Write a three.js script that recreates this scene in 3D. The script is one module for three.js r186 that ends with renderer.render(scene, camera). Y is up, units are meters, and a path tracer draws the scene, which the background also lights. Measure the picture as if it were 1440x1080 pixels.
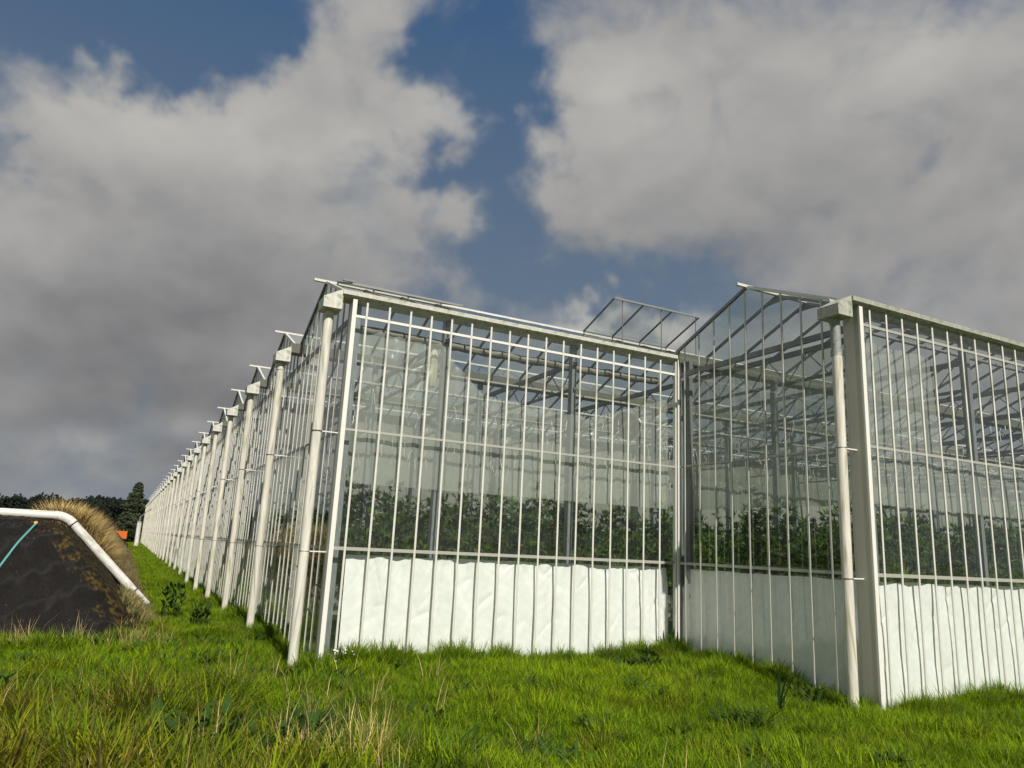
import * as THREE from 'three';
import { mergeGeometries } from 'three/addons/utils/BufferGeometryUtils.js';
import { createNoise3D, createNoise2D } from 'simplex-noise';

// ---------------------------------------------------------------- seeded helpers
function mulberry(a) { return () => { a = (a + 0x6d2b79f5) | 0; let t = Math.imul(a ^ (a >>> 15), 1 | a); t = (t + Math.imul(t ^ (t >>> 7), 61 | t)) ^ t; return ((t ^ (t >>> 14)) >>> 0) / 4294967296; }; }
const R = mulberry(7), rr = (a, b) => a + (b - a) * R();
const n3 = createNoise3D(mulberry(11)), n2 = createNoise2D(mulberry(23));
const clamp = (x, a = 0, b = 1) => Math.min(b, Math.max(a, x)), mix = (a, b, t) => a + (b - a) * t;
const sst = (a, b, x) => { const t = clamp((x - a) / (b - a)); return t * t * (3 - 2 * t); };
const DEG = Math.PI / 180;
const lin = (r, g, b) => new THREE.Color().setRGB(r, g, b);

// ---------------------------------------------------------------- camera, exposure, sun
const scene = new THREE.Scene();
const camera = new THREE.PerspectiveCamera(54.82, 4 / 3, 0.1, 3000);
camera.position.set(-2.636, 1.632, 10.795);
camera.rotation.set(0.2185, -0.4638, 0.0486, 'YXZ');
const renderer = new THREE.WebGLRenderer({ antialias: true });
renderer.setSize(1024, 768);
renderer.toneMapping = THREE.LinearToneMapping;
renderer.toneMappingExposure = 1.06;
renderer.shadowMap.enabled = true;

const SUN_EL = 44.5 * DEG, SUN_AZ = -3 * DEG;       // azimuth from +z towards +x
const sun = new THREE.DirectionalLight(lin(1, 0.955, 0.875), 4.9);
sun.position.set(Math.sin(SUN_AZ) * Math.cos(SUN_EL) * 120, Math.sin(SUN_EL) * 120, Math.cos(SUN_AZ) * Math.cos(SUN_EL) * 120);
sun.castShadow = true; sun.shadow.mapSize.set(4096, 4096);
Object.assign(sun.shadow.camera, { left: -60, right: 60, top: 60, bottom: -60, near: 1, far: 320 });
sun.name = 'sun';
scene.add(sun);

// ---------------------------------------------------------------- sky: blue air and broken cloud, computed for the whole dome
function buildSky() {
  const W = 3072, H = 1536, data = new Float32Array(W * H * 4);
  // cloud banks: [azimuth deg (0 = -z, + towards +x), elevation, half width, half height, amount]
  const banks = [
    [-8, 26.3, 4.5, 4, 0.62], [-2, 25, 5.5, 3.6, 0.78], [3.5, 26.5, 5.5, 4.2, 0.85], [9, 29.5, 5, 4.2, 0.85], [8.5, 34, 4, 3, 0.6], [12.6, 37.5, 3.4, 3.6, 0.68], [15, 30.5, 3.6, 3.4, 0.62],
    [20.2, 31.8, 3.0, 1.9, 0.66], [18.5, 24.6, 3.8, 3.0, 0.55], [21, 25.2, 2.2, 1.5, 0.35], [1, 18, 13, 5.5, 1.0], [-6, 17, 5, 3, 0.5], [12, 20, 6, 3.5, 0.6], [0, 8, 16, 6, 0.7], [12, 12, 12, 4, 0.6],
    [32, 33, 5.0, 7.5, 0.8], [40, 33, 8, 8, 0.62], [50, 32, 8, 8, 0.6], [60, 33, 7, 6, 0.62], [56, 23, 10, 5.5, 0.6], [43, 26, 9, 4.5, 0.5], [33, 26.5, 5, 3.2, 0.5], [66, 26, 8, 8, 0.7], [52, 14, 16, 6, 0.5], [70, 16, 14, 8, 0.6],
    [34.6, 18.6, 1.5, 1.7, 0.75], [32, 17.2, 2, 1.0, 0.6], [38.6, 17.3, 2.2, 1.2, 0.6], [-14, 12, 8, 8, 0.6],
    [25.0, 35, 3.0, 7, -0.6], [26, 25, 3.2, 4.6, -0.42], [48, 24.5, 3, 1.6, -0.3], [55, 30, 2.6, 1.5, -0.25], [40, 20, 7, 1.6, -0.3], [58, 18, 6, 2, -0.25], [28, 20.5, 6.0, 1.9, -0.4], [-10, 32.5, 5, 2.6, -0.9], [-2, 33, 6, 3.0, -0.9], [4, 36.5, 4, 3, -0.6], [-11, 23.2, 2.2, 1.2, -0.4], [57, 27.9, 2.4, 1.6, -0.45], [63, 30.6, 2.5, 1.3, -0.45],
    [17.5, 36.2, 2.0, 3, -0.5], [19, 28.3, 2.6, 1.1, -0.45],
  ];
  // how bright the cloud is: lit billows and thick grey undersides
  const tones = [
    [8, 28.5, 7, 3.4, 0.27], [-4, 26.5, 7, 2.8, 0.30], [14, 29, 3, 3, 0.2], [20.5, 32.3, 3, 2, 0.3], [12, 36, 4, 3, 0.2], [4, 18, 11, 3.2, -0.28], [0, 12.5, 14, 4, -0.32], [-9.5, 18.5, 3.6, 2.4, 0.25], [6, 7, 18, 4, -0.45], [3, 7.2, 3.2, 1.2, 0.45], [-2.6, 5.8, 2.6, 0.9, 0.4], [-7, 5, 4, 1, 0.2],
    [34, 33.5, 6, 4, 0.42], [57, 33.5, 6, 3.2, 0.35], [45, 31, 6, 5, 0.08], [50, 26, 10, 3, -0.14], [42, 21.5, 9, 2.6, -0.2], [64, 21, 6, 4, 0.02], [34.6, 18.6, 2.4, 2.4, 0.45], [38.6, 17, 3, 2, 0.35], [31, 17, 3, 1.2, 0.4],
  ];
  const blobSum = (list, az, el) => { let s = 0; for (const b of list) { const ex = (az - b[0]) * Math.cos(b[1] * DEG) / b[2], ey = (el - b[1]) / b[3], d = ex * ex + ey * ey; if (d < 7) s += b[4] * Math.exp(-d); } return s; };
  const fbm = (x, y, z, o) => { let s = 0, a = 0.5, f = 1; for (let i = 0; i < o; i++) { s += a * n3(x * f, y * f, z * f); a *= 0.53; f *= 2.07; } return s; };
  const cover = (x, y, z, az, el, o) => {
    const sx = x * 5, sy = y * 7, sz = z * 5;
    const wx = n3(sx + 9, sy, sz) * 0.28, wy = n3(sx, sy + 17, sz) * 0.28;
    const puff = fbm(sx + wx, sy + wy, sz + wx, o);
    const inside = sst(-30, -14, az) * (1 - sst(70, 90, az)) * (1 - sst(42, 56, el));
    const free = 0.24 + 0.85 * n3(x * 1.9 + 5, y * 2.6, z * 1.9) ;
    const wa = o > 3 ? 2.6 * fbm(x * 13 + 3, y * 13, z * 13, 5) : 0, we = o > 3 ? 2.2 * fbm(x * 13, y * 13 + 8, z * 13, 5) : 0;
    return mix(free, blobSum(banks, az + wa, el + we), inside) + 0.6 * puff - 0.1;
  };
  const half = H / 2;
  for (let row = half - 4; row < H; row++) {
    const el = ((row + 0.5) / H - 0.5) * 180, y = Math.sin(el * DEG), c = Math.cos(el * DEG);
    let step = 1;
    for (let col = 0; col < W; col += step) {
      const th = ((col + 0.5) / W - 0.5) * 2 * Math.PI, x = Math.cos(th) * c, z = Math.sin(th) * c;
      const az = Math.atan2(x, -z) / DEG;
      step = az > -22 && az < 78 && el < 50 ? 1 : 4;
      const C = cover(x, y, z, az, el, step === 1 ? 6 : 4);
      const alpha = 0.03 + 0.97 * sst(-0.36, 0.86, C);
      const h = clamp(el / 42);
      let r = mix(0.17, 0.030, Math.pow(h, 1.15)), g = mix(0.215, 0.09, Math.pow(h, 1.15)), b = mix(0.26, 0.205, h);
      if (alpha > 0.003) {
        const el2 = (el + 2.2) * DEG, k = Math.cos(el2) / Math.max(c, 0.02);
        const C2 = cover(x * k, Math.sin(el2), z * k, az, el + 2.2, 3);
        const inside = sst(-30, -14, az) * (1 - sst(70, 90, az)) * (1 - sst(42, 56, el));
        let T = 0.5 + mix(0.35 * n3(x * 3 + 40, y * 4, z * 3), blobSum(tones, az, el), inside) + 0.22 * clamp(C - C2, -0.5, 0.7) + 0.12 * fbm(x * 9, y * 13 + 3, z * 9, 3);
        T = clamp(T, 0, 1.05);
        const L = mix(0.185, 0.45, T);
        const cr = L * mix(1.0, 1.02, T), cg = L * mix(1.0, 0.99, T), cb = L * mix(1.03, 0.935, T);
        r = mix(r, cr, alpha); g = mix(g, cg, alpha); b = mix(b, cb, alpha);
      }
      for (let s = 0; s < step && col + s < W; s++) { const i = (row * W + col + s) * 4; data[i] = r; data[i + 1] = g; data[i + 2] = b; data[i + 3] = 1; }
    }
  }
  for (let row = 0; row < half - 4; row++) for (let col = 0; col < W; col++) { const i = (row * W + col) * 4; data[i] = 0.12; data[i + 1] = 0.13; data[i + 2] = 0.13; data[i + 3] = 1; }
  const t = new THREE.DataTexture(data, W, H, THREE.RGBAFormat, THREE.FloatType);
  t.mapping = THREE.EquirectangularReflectionMapping; t.magFilter = THREE.LinearFilter; t.needsUpdate = true;
  return t;
}
scene.background = buildSky();
scene.environment = scene.background;

// ---------------------------------------------------------------- textures and materials
function tex(w, h, f, srgb = true, rx = 1, ry = 1) {
  const d = new Uint8Array(w * h * 4);
  for (let y = 0; y < h; y++) for (let x = 0; x < w; x++) { const c = f(x, y), i = (y * w + x) * 4; d[i] = clamp(c[0], 0, 255); d[i + 1] = clamp(c[1], 0, 255); d[i + 2] = clamp(c[2], 0, 255); d[i + 3] = 255; }
  const t = new THREE.DataTexture(d, w, h); t.wrapS = t.wrapT = THREE.RepeatWrapping; t.magFilter = THREE.LinearFilter; t.minFilter = THREE.LinearMipmapLinearFilter; t.repeat.set(rx, ry);
  if (srgb) t.colorSpace = THREE.SRGBColorSpace; t.needsUpdate = true; return t;
}
// noise that repeats every w texels
const tn = (x, y, w, f, s = 0) => { const a = x / w * 2 * Math.PI, b = y / w * 2 * Math.PI, r = f / (2 * Math.PI); return n3(Math.cos(a) * r + s, Math.sin(a) * r + Math.cos(b) * r * 1.31, Math.sin(b) * r * 1.31 + s); };
const grime = tex(256, 256, (x, y) => { const d = clamp(tn(x, y, 256, 6, 21) - 0.25) * 60, v = 232 + 12 * tn(x, y, 256, 5) + 10 * tn(x, y, 256, 17, 3) + 9 * tn(x, y * 0 + 9, 256, 30, 8) + (R() < 0.008 ? -55 : 0) - d; return [v, v - 1 + 0.1 * d, v - 5 - 0.3 * d]; });
const spangle = tex(256, 256, (x, y) => { const v = 190 + 34 * tn(x, y, 256, 20) + 26 * tn(x, y, 256, 44, 5) + (tn(x, y, 256, 9, 2) > 0.55 ? 22 : 0); return [v, v + 3, v + 4]; });
const std = (c, rough, o = {}) => new THREE.MeshStandardMaterial({ color: c, roughness: rough, ...o });
const M = {
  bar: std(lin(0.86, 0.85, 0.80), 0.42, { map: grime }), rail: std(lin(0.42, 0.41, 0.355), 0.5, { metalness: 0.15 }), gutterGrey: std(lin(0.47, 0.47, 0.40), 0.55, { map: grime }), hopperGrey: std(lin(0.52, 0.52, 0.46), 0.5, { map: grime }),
  pvcB: std(lin(0.80, 0.765, 0.67), 0.42, { map: grime }), pvcC: std(lin(0.88, 0.85, 0.77), 0.35, { map: grime }),
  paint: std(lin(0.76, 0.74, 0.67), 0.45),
  pvc: std(lin(0.84, 0.80, 0.70), 0.38, { map: grime }),
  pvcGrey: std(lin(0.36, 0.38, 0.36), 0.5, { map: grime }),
  pvcWhite: std(lin(0.86, 0.84, 0.80), 0.4, { map: grime }),
  hopper: std(lin(0.74, 0.73, 0.68), 0.5, { map: grime }),
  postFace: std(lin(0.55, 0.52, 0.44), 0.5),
  galv: std(lin(0.46, 0.49, 0.48), 0.42, { map: spangle, metalness: 0.35 }),
  steel: std(lin(0.20, 0.205, 0.20), 0.55, { metalness: 0.2 }),
  alu: std(lin(0.25, 0.25, 0.24), 0.5, { metalness: 0.2 }),
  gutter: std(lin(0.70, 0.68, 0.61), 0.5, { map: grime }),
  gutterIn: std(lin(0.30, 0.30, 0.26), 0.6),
  rubber: std(lin(0.03, 0.03, 0.03), 0.7),
  soil: std(lin(0.10, 0.08, 0.05), 0.95),
  fan: std(lin(0.06, 0.065, 0.07), 0.5), fanRim: std(lin(0.7, 0.7, 0.66), 0.3, { metalness: 0.4 }),
  roll: std(lin(0.20, 0.19, 0.155), 0.7),
};
const dust = tex(256, 256, (x, y) => { const v = 251 + 2 * tn(x, y, 256, 7, 4) + 3 * tn(x, y * 0 + 40, 256, 26, 1) + 2 * tn(x, y, 256, 60, 9); return [v, v, v]; }, false);
M.glass = new THREE.MeshPhysicalMaterial({ color: lin(0.925, 0.945, 0.93), roughness: 0.0, transmission: 1.0, transmissionMap: dust, ior: 1.52, thickness: 0, side: THREE.DoubleSide });
M.roofGlass = new THREE.MeshPhysicalMaterial({ color: lin(0.90, 0.94, 0.92), roughness: 0.0, transmission: 0.93, ior: 1.52, thickness: 0, side: THREE.DoubleSide });
M.film = new THREE.MeshPhysicalMaterial({ color: lin(0.82, 0.84, 0.78), roughness: 0.33, transmission: 0.80, ior: 1.4, thickness: 0, side: THREE.DoubleSide });
M.sheet = std(lin(0.905, 0.905, 0.89), 0.5, { side: THREE.DoubleSide, map: tex(256, 256, (x, y) => { const v = 246 + 5 * tn(x, y, 256, 6) + 3 * tn(x, y, 256, 30, 2) + 2 * ((y % 8) < 1 ? -1 : 0); return [v, v, v - 2]; }) });
M.leaf = new THREE.MeshPhysicalMaterial({ color: lin(1, 1, 1), roughness: 1.0, specularIntensity: 0.12, transmission: 0.42, thickness: 0, side: THREE.DoubleSide, vertexColors: true });
M.straw = std(lin(1, 1, 1), 0.8, { side: THREE.DoubleSide, vertexColors: true });

// ---------------------------------------------------------------- object helpers
const taken = new Map();
const numbered = (n) => { const k = taken.get(n) ?? 0; taken.set(n, k + 1); return k ? `${n}_${String(k).padStart(3, '0')}` : n; };
function tag(o, label, category, group, kind) { if (label) o.userData.label = label; if (category) o.userData.category = category; if (group) o.userData.group = group; if (kind) o.userData.kind = kind; return o; }
function top(o, name, label, category, group, kind) { o.name = numbered(name); scene.add(o); return tag(o, label, category, group, kind); }
function shade(m) { m.castShadow = true; m.receiveShadow = true; return m; }
function part(name, geo, mat, parent) { const m = shade(new THREE.Mesh(geo, mat)); m.name = name; parent.add(m); return m; }
const UNIT = new THREE.BoxGeometry(1, 1, 1);
function box(name, x0, x1, y0, y1, z0, z1, mat, parent) { const m = part(name, UNIT, mat, parent); m.position.set((x0 + x1) / 2, (y0 + y1) / 2, (z0 + z1) / 2); m.scale.set(x1 - x0, y1 - y0, z1 - z0); return m; }
const boxG = (x0, x1, y0, y1, z0, z1) => new THREE.BoxGeometry(x1 - x0, y1 - y0, z1 - z0).translate((x0 + x1) / 2, (y0 + y1) / 2, (z0 + z1) / 2);
function beamG(a, b, w, d) { // a bar of w x d from a to b
  const A = new THREE.Vector3(...a), B = new THREE.Vector3(...b), v = B.clone().sub(A), g = new THREE.BoxGeometry(w, v.length(), d);
  g.applyQuaternion(new THREE.Quaternion().setFromUnitVectors(new THREE.Vector3(0, 1, 0), v.normalize()));
  return g.translate((A.x + B.x) / 2, (A.y + B.y) / 2, (A.z + B.z) / 2);
}
function quadG(p) { // flat quadrilateral (or triangle) with uv in metres
  const g = new THREE.BufferGeometry(), A = new THREE.Vector3(...p[0]), B = new THREE.Vector3(...p[1]), u = B.clone().sub(A).normalize();
  const nrm = B.clone().sub(A).cross(new THREE.Vector3(...p[p.length - 1]).sub(A)).normalize(), v = nrm.clone().cross(u);
  const pos = [], uv = [], nn = []; for (const q of p) { const Q = new THREE.Vector3(...q); pos.push(q[0], q[1], q[2]); const D = Q.clone().sub(A); uv.push(D.dot(u), D.dot(v)); nn.push(nrm.x, nrm.y, nrm.z); }
  g.setAttribute('position', new THREE.Float32BufferAttribute(pos, 3)); g.setAttribute('normal', new THREE.Float32BufferAttribute(nn, 3)); g.setAttribute('uv', new THREE.Float32BufferAttribute(uv, 2));
  g.setIndex(p.length === 4 ? [0, 1, 2, 0, 2, 3] : [0, 1, 2]); return g;
}
const tilt = () => rr(-0.006, 0.006);

// ---------------------------------------------------------------- ground
const BX = -1.95, BZ = -3.0; // toes of the basin's embankment
function ground(x, z) {
  return -0.13 - 0.12 * sst(3.5, 6.5, x) * sst(1, 4, z) - 0.16 * sst(1, 16, -z) + 0.035 * n2(x * 0.5, z * 0.5) + 0.02 * n2(x * 1.3 + 7, z * 1.3) + 0.10 * sst(1.6, 0.2, Math.hypot(x - 6.0, (z - 0.9) * 0.7));
}
{
  const g = new THREE.PlaneGeometry(2, 2, 240, 240).rotateX(-Math.PI / 2), p = g.attributes.position, uv = g.attributes.uv;
  for (let i = 0; i < p.count; i++) {
    const f = (u) => Math.sign(u) * (Math.abs(u) * 14 + Math.pow(Math.abs(u), 5) * 900);
    const x = f(p.getX(i)), z = f(p.getZ(i)); p.setXYZ(i, x, ground(x, z) - (Math.hypot(x, z) > 60 ? 0.05 : 0), z); uv.setXY(i, x / 2.4, z / 2.4);
  }
  g.computeVertexNormals();
  const map = tex(512, 512, (x, y) => { const a = tn(x, y, 512, 9), b = tn(x, y, 512, 34, 4), c = tn(x, y, 512, 90, 7), k = 0.5 + 0.3 * a + 0.3 * b; return [mix(48, 78, k) + 16 * c, mix(72, 88, k) + 16 * c, mix(10, 20, k) + 6 * c]; });
  const m = shade(new THREE.Mesh(g, std(lin(1, 1, 1), 0.95, { map })));
  top(m, 'ground', 'grassy ground around the glasshouse', null, null, 'structure');
}

// ---------------------------------------------------------------- greenhouse
const L = 6.24, W = 4, GUT = 5.25, SILL = 1.52, MID = 3.24, TOPR = 4.99, RIDGE = 6.17, EAVE = 5.40, NS = 28, XEND = 60;
const BAY = 0.352, gl = (k) => -0.15 - W * k;                   // gutter line k (k = -1 lies in front of the recess)
const gh = new THREE.Group();
top(gh, 'greenhouse', 'long white-framed multi-span glasshouse with stepped corner and saw-tooth roof', 'greenhouse');
const grp = (name, label) => { const g = new THREE.Group(); g.name = name; gh.add(g); if (label) g.userData.label = label; return g; };

// glazing bar: T section, cap outwards (+z), 1 m long, scaled to length
const tShape = new THREE.Shape(); [[-0.016, 0.006], [-0.012, 0.009], [0.012, 0.009], [0.016, 0.006], [0.016, 0.0], [0.006, -0.001], [0.006, -0.018], [-0.006, -0.018], [-0.006, -0.001], [-0.016, 0.0]].forEach(([x, y], i) => (i ? tShape.lineTo(x, y) : tShape.moveTo(x, y)));
const tBar = new THREE.ExtrudeGeometry(tShape, { depth: 1, bevelEnabled: false }).rotateX(-Math.PI / 2).scale(1, 1, -1);
{ const ix = tBar.index; if (!ix) { const p = tBar.attributes.position.array, n = tBar.attributes.normal.array, u = tBar.attributes.uv.array; for (let i = 0; i < p.length; i += 9) for (let c = 0; c < 3; c++) { let t = p[i + 3 + c]; p[i + 3 + c] = p[i + 6 + c]; p[i + 6 + c] = t; } tBar.computeVertexNormals(); } }
function bar(parent, x, y0, y1, z, turn = 0) { const m = part('glazing_bar', tBar, M.bar, parent); m.position.set(x, y0, z); m.scale.y = y1 - y0; m.rotation.set(rr(-0.0012, 0.0012), turn, rr(-0.0012, 0.0012)); return m; }
const paneGeo = new Map();
function pane(parent, a, b, y0, y1, at, along) { // rectangular pane between bars; along 'x' (faces +z) or 'z' (faces -x)
  const w = b - a, h = y1 - y0, key = w.toFixed(2) + '_' + h.toFixed(2);
  if (!paneGeo.has(key)) { const g = new THREE.PlaneGeometry(w, h), uv = g.attributes.uv; for (let i = 0; i < 4; i++) uv.setXY(i, uv.getX(i) * w * 0.7, uv.getY(i) * h * 0.7); paneGeo.set(key, g); }
  const m = part('glass_pane', paneGeo.get(key), M.glass, parent);
  if (along === 'x') m.position.set((a + b) / 2, (y0 + y1) / 2, at); else { m.position.set(at, (y0 + y1) / 2, (a + b) / 2); m.rotation.y = -Math.PI / 2; }
  m.rotation.x += along === 'x' ? tilt() : 0; m.rotation.y += tilt(); return m;
}
const ROWS = [[-0.2, SILL - 0.024], [SILL + 0.024, MID - 0.018], [MID + 0.018, TOPR - 0.02], [TOPR + 0.02, GUT - 0.01]];
function sideWall(g, xs, z, x0, x1) {
  for (const x of xs) bar(g, x, -0.3, GUT - 0.004, z);
  const edges = [x0, ...xs, x1];
  for (const [y0, y1] of ROWS) for (let i = 0; i + 1 < edges.length; i++) pane(g, edges[i] + 0.008, edges[i + 1] - 0.008, y0, y1, z - 0.004, 'x');
  for (const [n, y, h] of [['sill_rail', SILL, 0.024], ['middle_rail', MID, 0.018], ['top_rail', TOPR, 0.02]]) box(n, x0, x1, y - h, y + h, z - 0.03, z + 0.002, n === 'top_rail' && z < 1 ? M.paint : M.rail, g);
}
const wallB = grp('side_wall', 'sunlit side wall beside the near corner');
const xsB = []; for (let i = 0; i < 17; i++) xsB.push(0.21 + 0.3525 * i);
sideWall(wallB, xsB, 0, 0.04, L - 0.03);
const wallD = grp('side_wall', 'sunlit side wall of the projecting span');
const xsD = []; for (let i = 0; i < 20; i++) xsD.push(L + 0.21 + 0.3545 * i);
sideWall(wallD, xsD, W, L + 0.04, L + 0.21 + 0.3545 * 20);
{ // the same wall goes on out of the picture
  const x0 = L + 0.21 + 0.3545 * 20, far = [];
  for (let x = x0; x < 30; x += 0.3545) far.push(boxG(x - 0.016, x + 0.016, -0.3, GUT, W - 0.035, W + 0.024));
  for (const y of [SILL, MID, TOPR]) far.push(boxG(x0, 30, y - 0.02, y + 0.02, W - 0.06, W - 0.036));
  tag(part('glazing_bars', mergeGeometries(far), M.bar, wallD), null, null, null, 'stuff');
  part('glass_sheet', quadG([[x0, -0.2, W - 0.004], [30, -0.2, W - 0.004], [30, GUT, W - 0.004], [x0, GUT, W - 0.004]]), M.glass, wallD);
}
// roof line over a span whose upper-z gutter is at zg
const roofY = (z, zg) => EAVE + (RIDGE - EAVE) * (1 - Math.abs(z - (zg - W / 2)) / (W / 2 - 0.12));
const farBars = [];
function gableWall(g, x, k, mode) { // span k between gutter k (near) and k + 1 (far)
  const zg = gl(k), zf = gl(k + 1), zs = []; for (let j = 0; j < 10; j++) zs.push(zf + 0.385 + 0.389 * j);
  for (const z of zs) {
    const y1 = Math.min(roofY(z, zg) - 0.02, RIDGE);
    if (mode === 2) farBars.push(boxG(x - 0.009, x + 0.018, -0.4, y1, z - 0.016, z + 0.016)); else bar(g, x, -0.4, y1, z, -Math.PI / 2);
  }
  for (const [n, y, h] of [['sill_rail', SILL, 0.022], ['middle_rail', MID, 0.018], ['tie_beam', TOPR - 0.02, 0.045]]) box(n, x - 0.003, x + 0.06, y - h, y + h, zf + 0.02, zg - 0.02, n === 'tie_beam' ? M.alu : M.rail, g);
  const edges = [zf + 0.03, ...zs, zg - 0.03];
  const rows = [[-0.3, SILL - 0.022], [SILL + 0.022, MID - 0.018], [MID + 0.018, TOPR - 0.065]];
  if (mode === 0) {
    for (const [y0, y1] of rows) for (let i = 0; i + 1 < edges.length; i++) pane(g, edges[i] + 0.008, edges[i + 1] - 0.008, y0, y1, x + 0.004, 'z');
    const peak = zg - W / 2;
    for (let i = 0; i + 1 < edges.length; i++) {
      const a = edges[i] + 0.008, b = edges[i + 1] - 0.008, ya = roofY(a, zg) - 0.03, yb = roofY(b, zg) - 0.03, X = x + 0.004, y0 = TOPR + 0.027;
      const cut = a < peak && b > peak;
      part('glass_pane', quadG([[X, y0, a], [X, y0, b], [X, cut ? Math.min(ya, yb) : yb, b], [X, cut ? Math.min(ya, yb) : ya, a]]), M.glass, g);
    }
  } else {
    for (const [y0, y1] of rows) part('glass_sheet', quadG([[x + 0.004, y0, zf], [x + 0.004, y0, zg], [x + 0.004, y1, zg], [x + 0.004, y1, zf]]), M.glass, g);
    part('glass_sheet', quadG([[x + 0.004, TOPR + 0.03, zf + 0.1], [x + 0.004, TOPR + 0.03, zg - 0.1], [x + 0.004, RIDGE - 0.05, zg - W / 2]]), M.glass, g);
  }
  // verge bars and ridge end
  const pk = zg - W / 2;
  part('verge_bar', beamG([x - 0.01, EAVE + 0.0, zg - 0.10], [x - 0.01, RIDGE + 0.01, pk + 0.01], 0.05, 0.05), M.bar, g);
  part('verge_bar', beamG([x - 0.01, EAVE + 0.0, zf + 0.10], [x - 0.01, RIDGE + 0.01, pk - 0.01], 0.05, 0.05), M.alu, g);
}
const wallC = grp('gable_wall', 'shaded gable wall in the recess');
gableWall(wallC, L, -1, 0);
const wallA = grp('gable_wall', 'long receding wall of gables');
for (let k = 0; k < NS; k++) gableWall(wallA, 0, k, k < 2 ? 0 : k < 25 ? 1 : 2);
tag(part('glazing_bars', mergeGeometries(farBars), M.bar, wallA), null, null, null, 'stuff');
// corner posts
box('corner_post', -0.026, 0.04, -0.35, GUT - 0.003, -0.14, 0.03, M.paint, wallB);
box('galvanised_post', 0.066, 0.172, -0.35, GUT - 0.02, -0.30, -0.19, M.galv, wallB);
box('corner_post', L - 0.05, L - 0.006, -0.3, GUT - 0.003, -0.05, 0.026, M.paint, wallB);
box('corner_post', L - 0.03, L + 0.01, -0.3, GUT + 0.02, 0.045, 0.075, M.paint, wallC);
box('steel_post', L + 0.10, L + 0.18, -0.3, GUT - 0.02, 0.13, 0.24, M.steel, wallC);
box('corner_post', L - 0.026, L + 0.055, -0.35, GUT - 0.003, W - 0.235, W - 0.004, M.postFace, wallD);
box('corner_trim', L - 0.03, L + 0.04, -0.35, GUT - 0.006, W - 0.002, W + 0.03, M.paint, wallD);

// gutters
const gutShape = (eave) => {
  const s = new THREE.Shape();
  const pts = [[-0.20, EAVE + 0.02], [-0.185, EAVE + 0.02], [-0.12, GUT + 0.012], [0.12, GUT + 0.012], [0.205, eave ? 5.35 : EAVE + 0.02], [0.225, eave ? 5.35 : EAVE + 0.02], [eave ? 0.225 : 0.14, eave ? 5.285 : GUT], [eave ? 0.19 : 0.13, eave ? 5.27 : GUT], [eave ? 0.185 : 0.12, GUT], [-0.14, GUT]];
  pts.forEach(([z, y], i) => (i ? s.lineTo(-z, y) : s.moveTo(-z, y))); s.closePath(); return s;
};
const gutters = grp('gutters');
function gutter(k, x0, x1, eave) {
  const g = new THREE.ExtrudeGeometry(gutShape(eave), { depth: x1 - x0, bevelEnabled: false }).rotateY(Math.PI / 2); // shape x -> -z, depth -> +x
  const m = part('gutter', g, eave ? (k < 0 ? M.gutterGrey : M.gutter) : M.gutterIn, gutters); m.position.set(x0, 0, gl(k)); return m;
}
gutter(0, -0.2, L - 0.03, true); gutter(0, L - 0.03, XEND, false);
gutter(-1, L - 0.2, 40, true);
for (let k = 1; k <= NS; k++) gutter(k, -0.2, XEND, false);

// downpipes with hoppers
const hopS = new THREE.Shape(); [[-0.47, 5.04], [-0.19, 5.04], [-0.19, 5.36], [-0.47, 5.20]].forEach(([x, y], i) => (i ? hopS.lineTo(x, y) : hopS.moveTo(x, y)));
const hopG = new THREE.ExtrudeGeometry(hopS, { depth: 0.36, bevelEnabled: true, bevelSize: 0.004, bevelThickness: 0.004, bevelSegments: 1 }).translate(0, 0, -0.17);
const pipeG = new THREE.CylinderGeometry(0.069, 0.069, 1, 20, 1, true), collarG = new THREE.CylinderGeometry(0.078, 0.078, 0.10, 20), ringG = new THREE.TorusGeometry(0.073, 0.006, 6, 20).rotateX(Math.PI / 2);
const pipes = grp('downpipes');
function downpipe(x, k, n) {
  const z = gl(k) + 0.01, px = x - 0.335, yb = ground(px, z) - 0.1, split = n === 0 ? 4.52 : 5.0 - 0.06 * (n % 3);
  const m = part('downpipe', pipeG, [M.pvc, M.pvcB, M.pvcC][(n * 7) % 5 % 3], pipes); m.position.set(px, (yb + split) / 2, z); m.scale.y = split - yb; m.rotation.set(rr(-0.007, 0.007), rr(0, 6), rr(-0.004, 0.004));
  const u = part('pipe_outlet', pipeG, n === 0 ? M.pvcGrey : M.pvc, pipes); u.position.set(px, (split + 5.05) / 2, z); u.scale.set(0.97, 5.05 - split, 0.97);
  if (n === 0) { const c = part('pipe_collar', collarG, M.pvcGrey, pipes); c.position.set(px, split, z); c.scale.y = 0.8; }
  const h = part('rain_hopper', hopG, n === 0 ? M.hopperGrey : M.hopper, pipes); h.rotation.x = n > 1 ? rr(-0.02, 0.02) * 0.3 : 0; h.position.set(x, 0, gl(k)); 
  for (const y of [3.19, 1.46]) { const r = part('pipe_clamp', ringG, M.galv, pipes); r.position.set(px, y, z); box('clamp_arm', px + 0.07, x - 0.01, y - 0.008, y + 0.008, z - 0.008, z + 0.008, M.paint, pipes); }
  if (n === 8 || n === 10) { const s = part('pipe_sleeve', pipeG, M.pvcGrey, pipes); s.position.set(px, 0.35, z); s.scale.set(1.12, 1.1, 1.12); }
}
downpipe(L, -1, 0);
for (let k = 0; k <= NS; k++) downpipe(0, k, k + 1);

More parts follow.
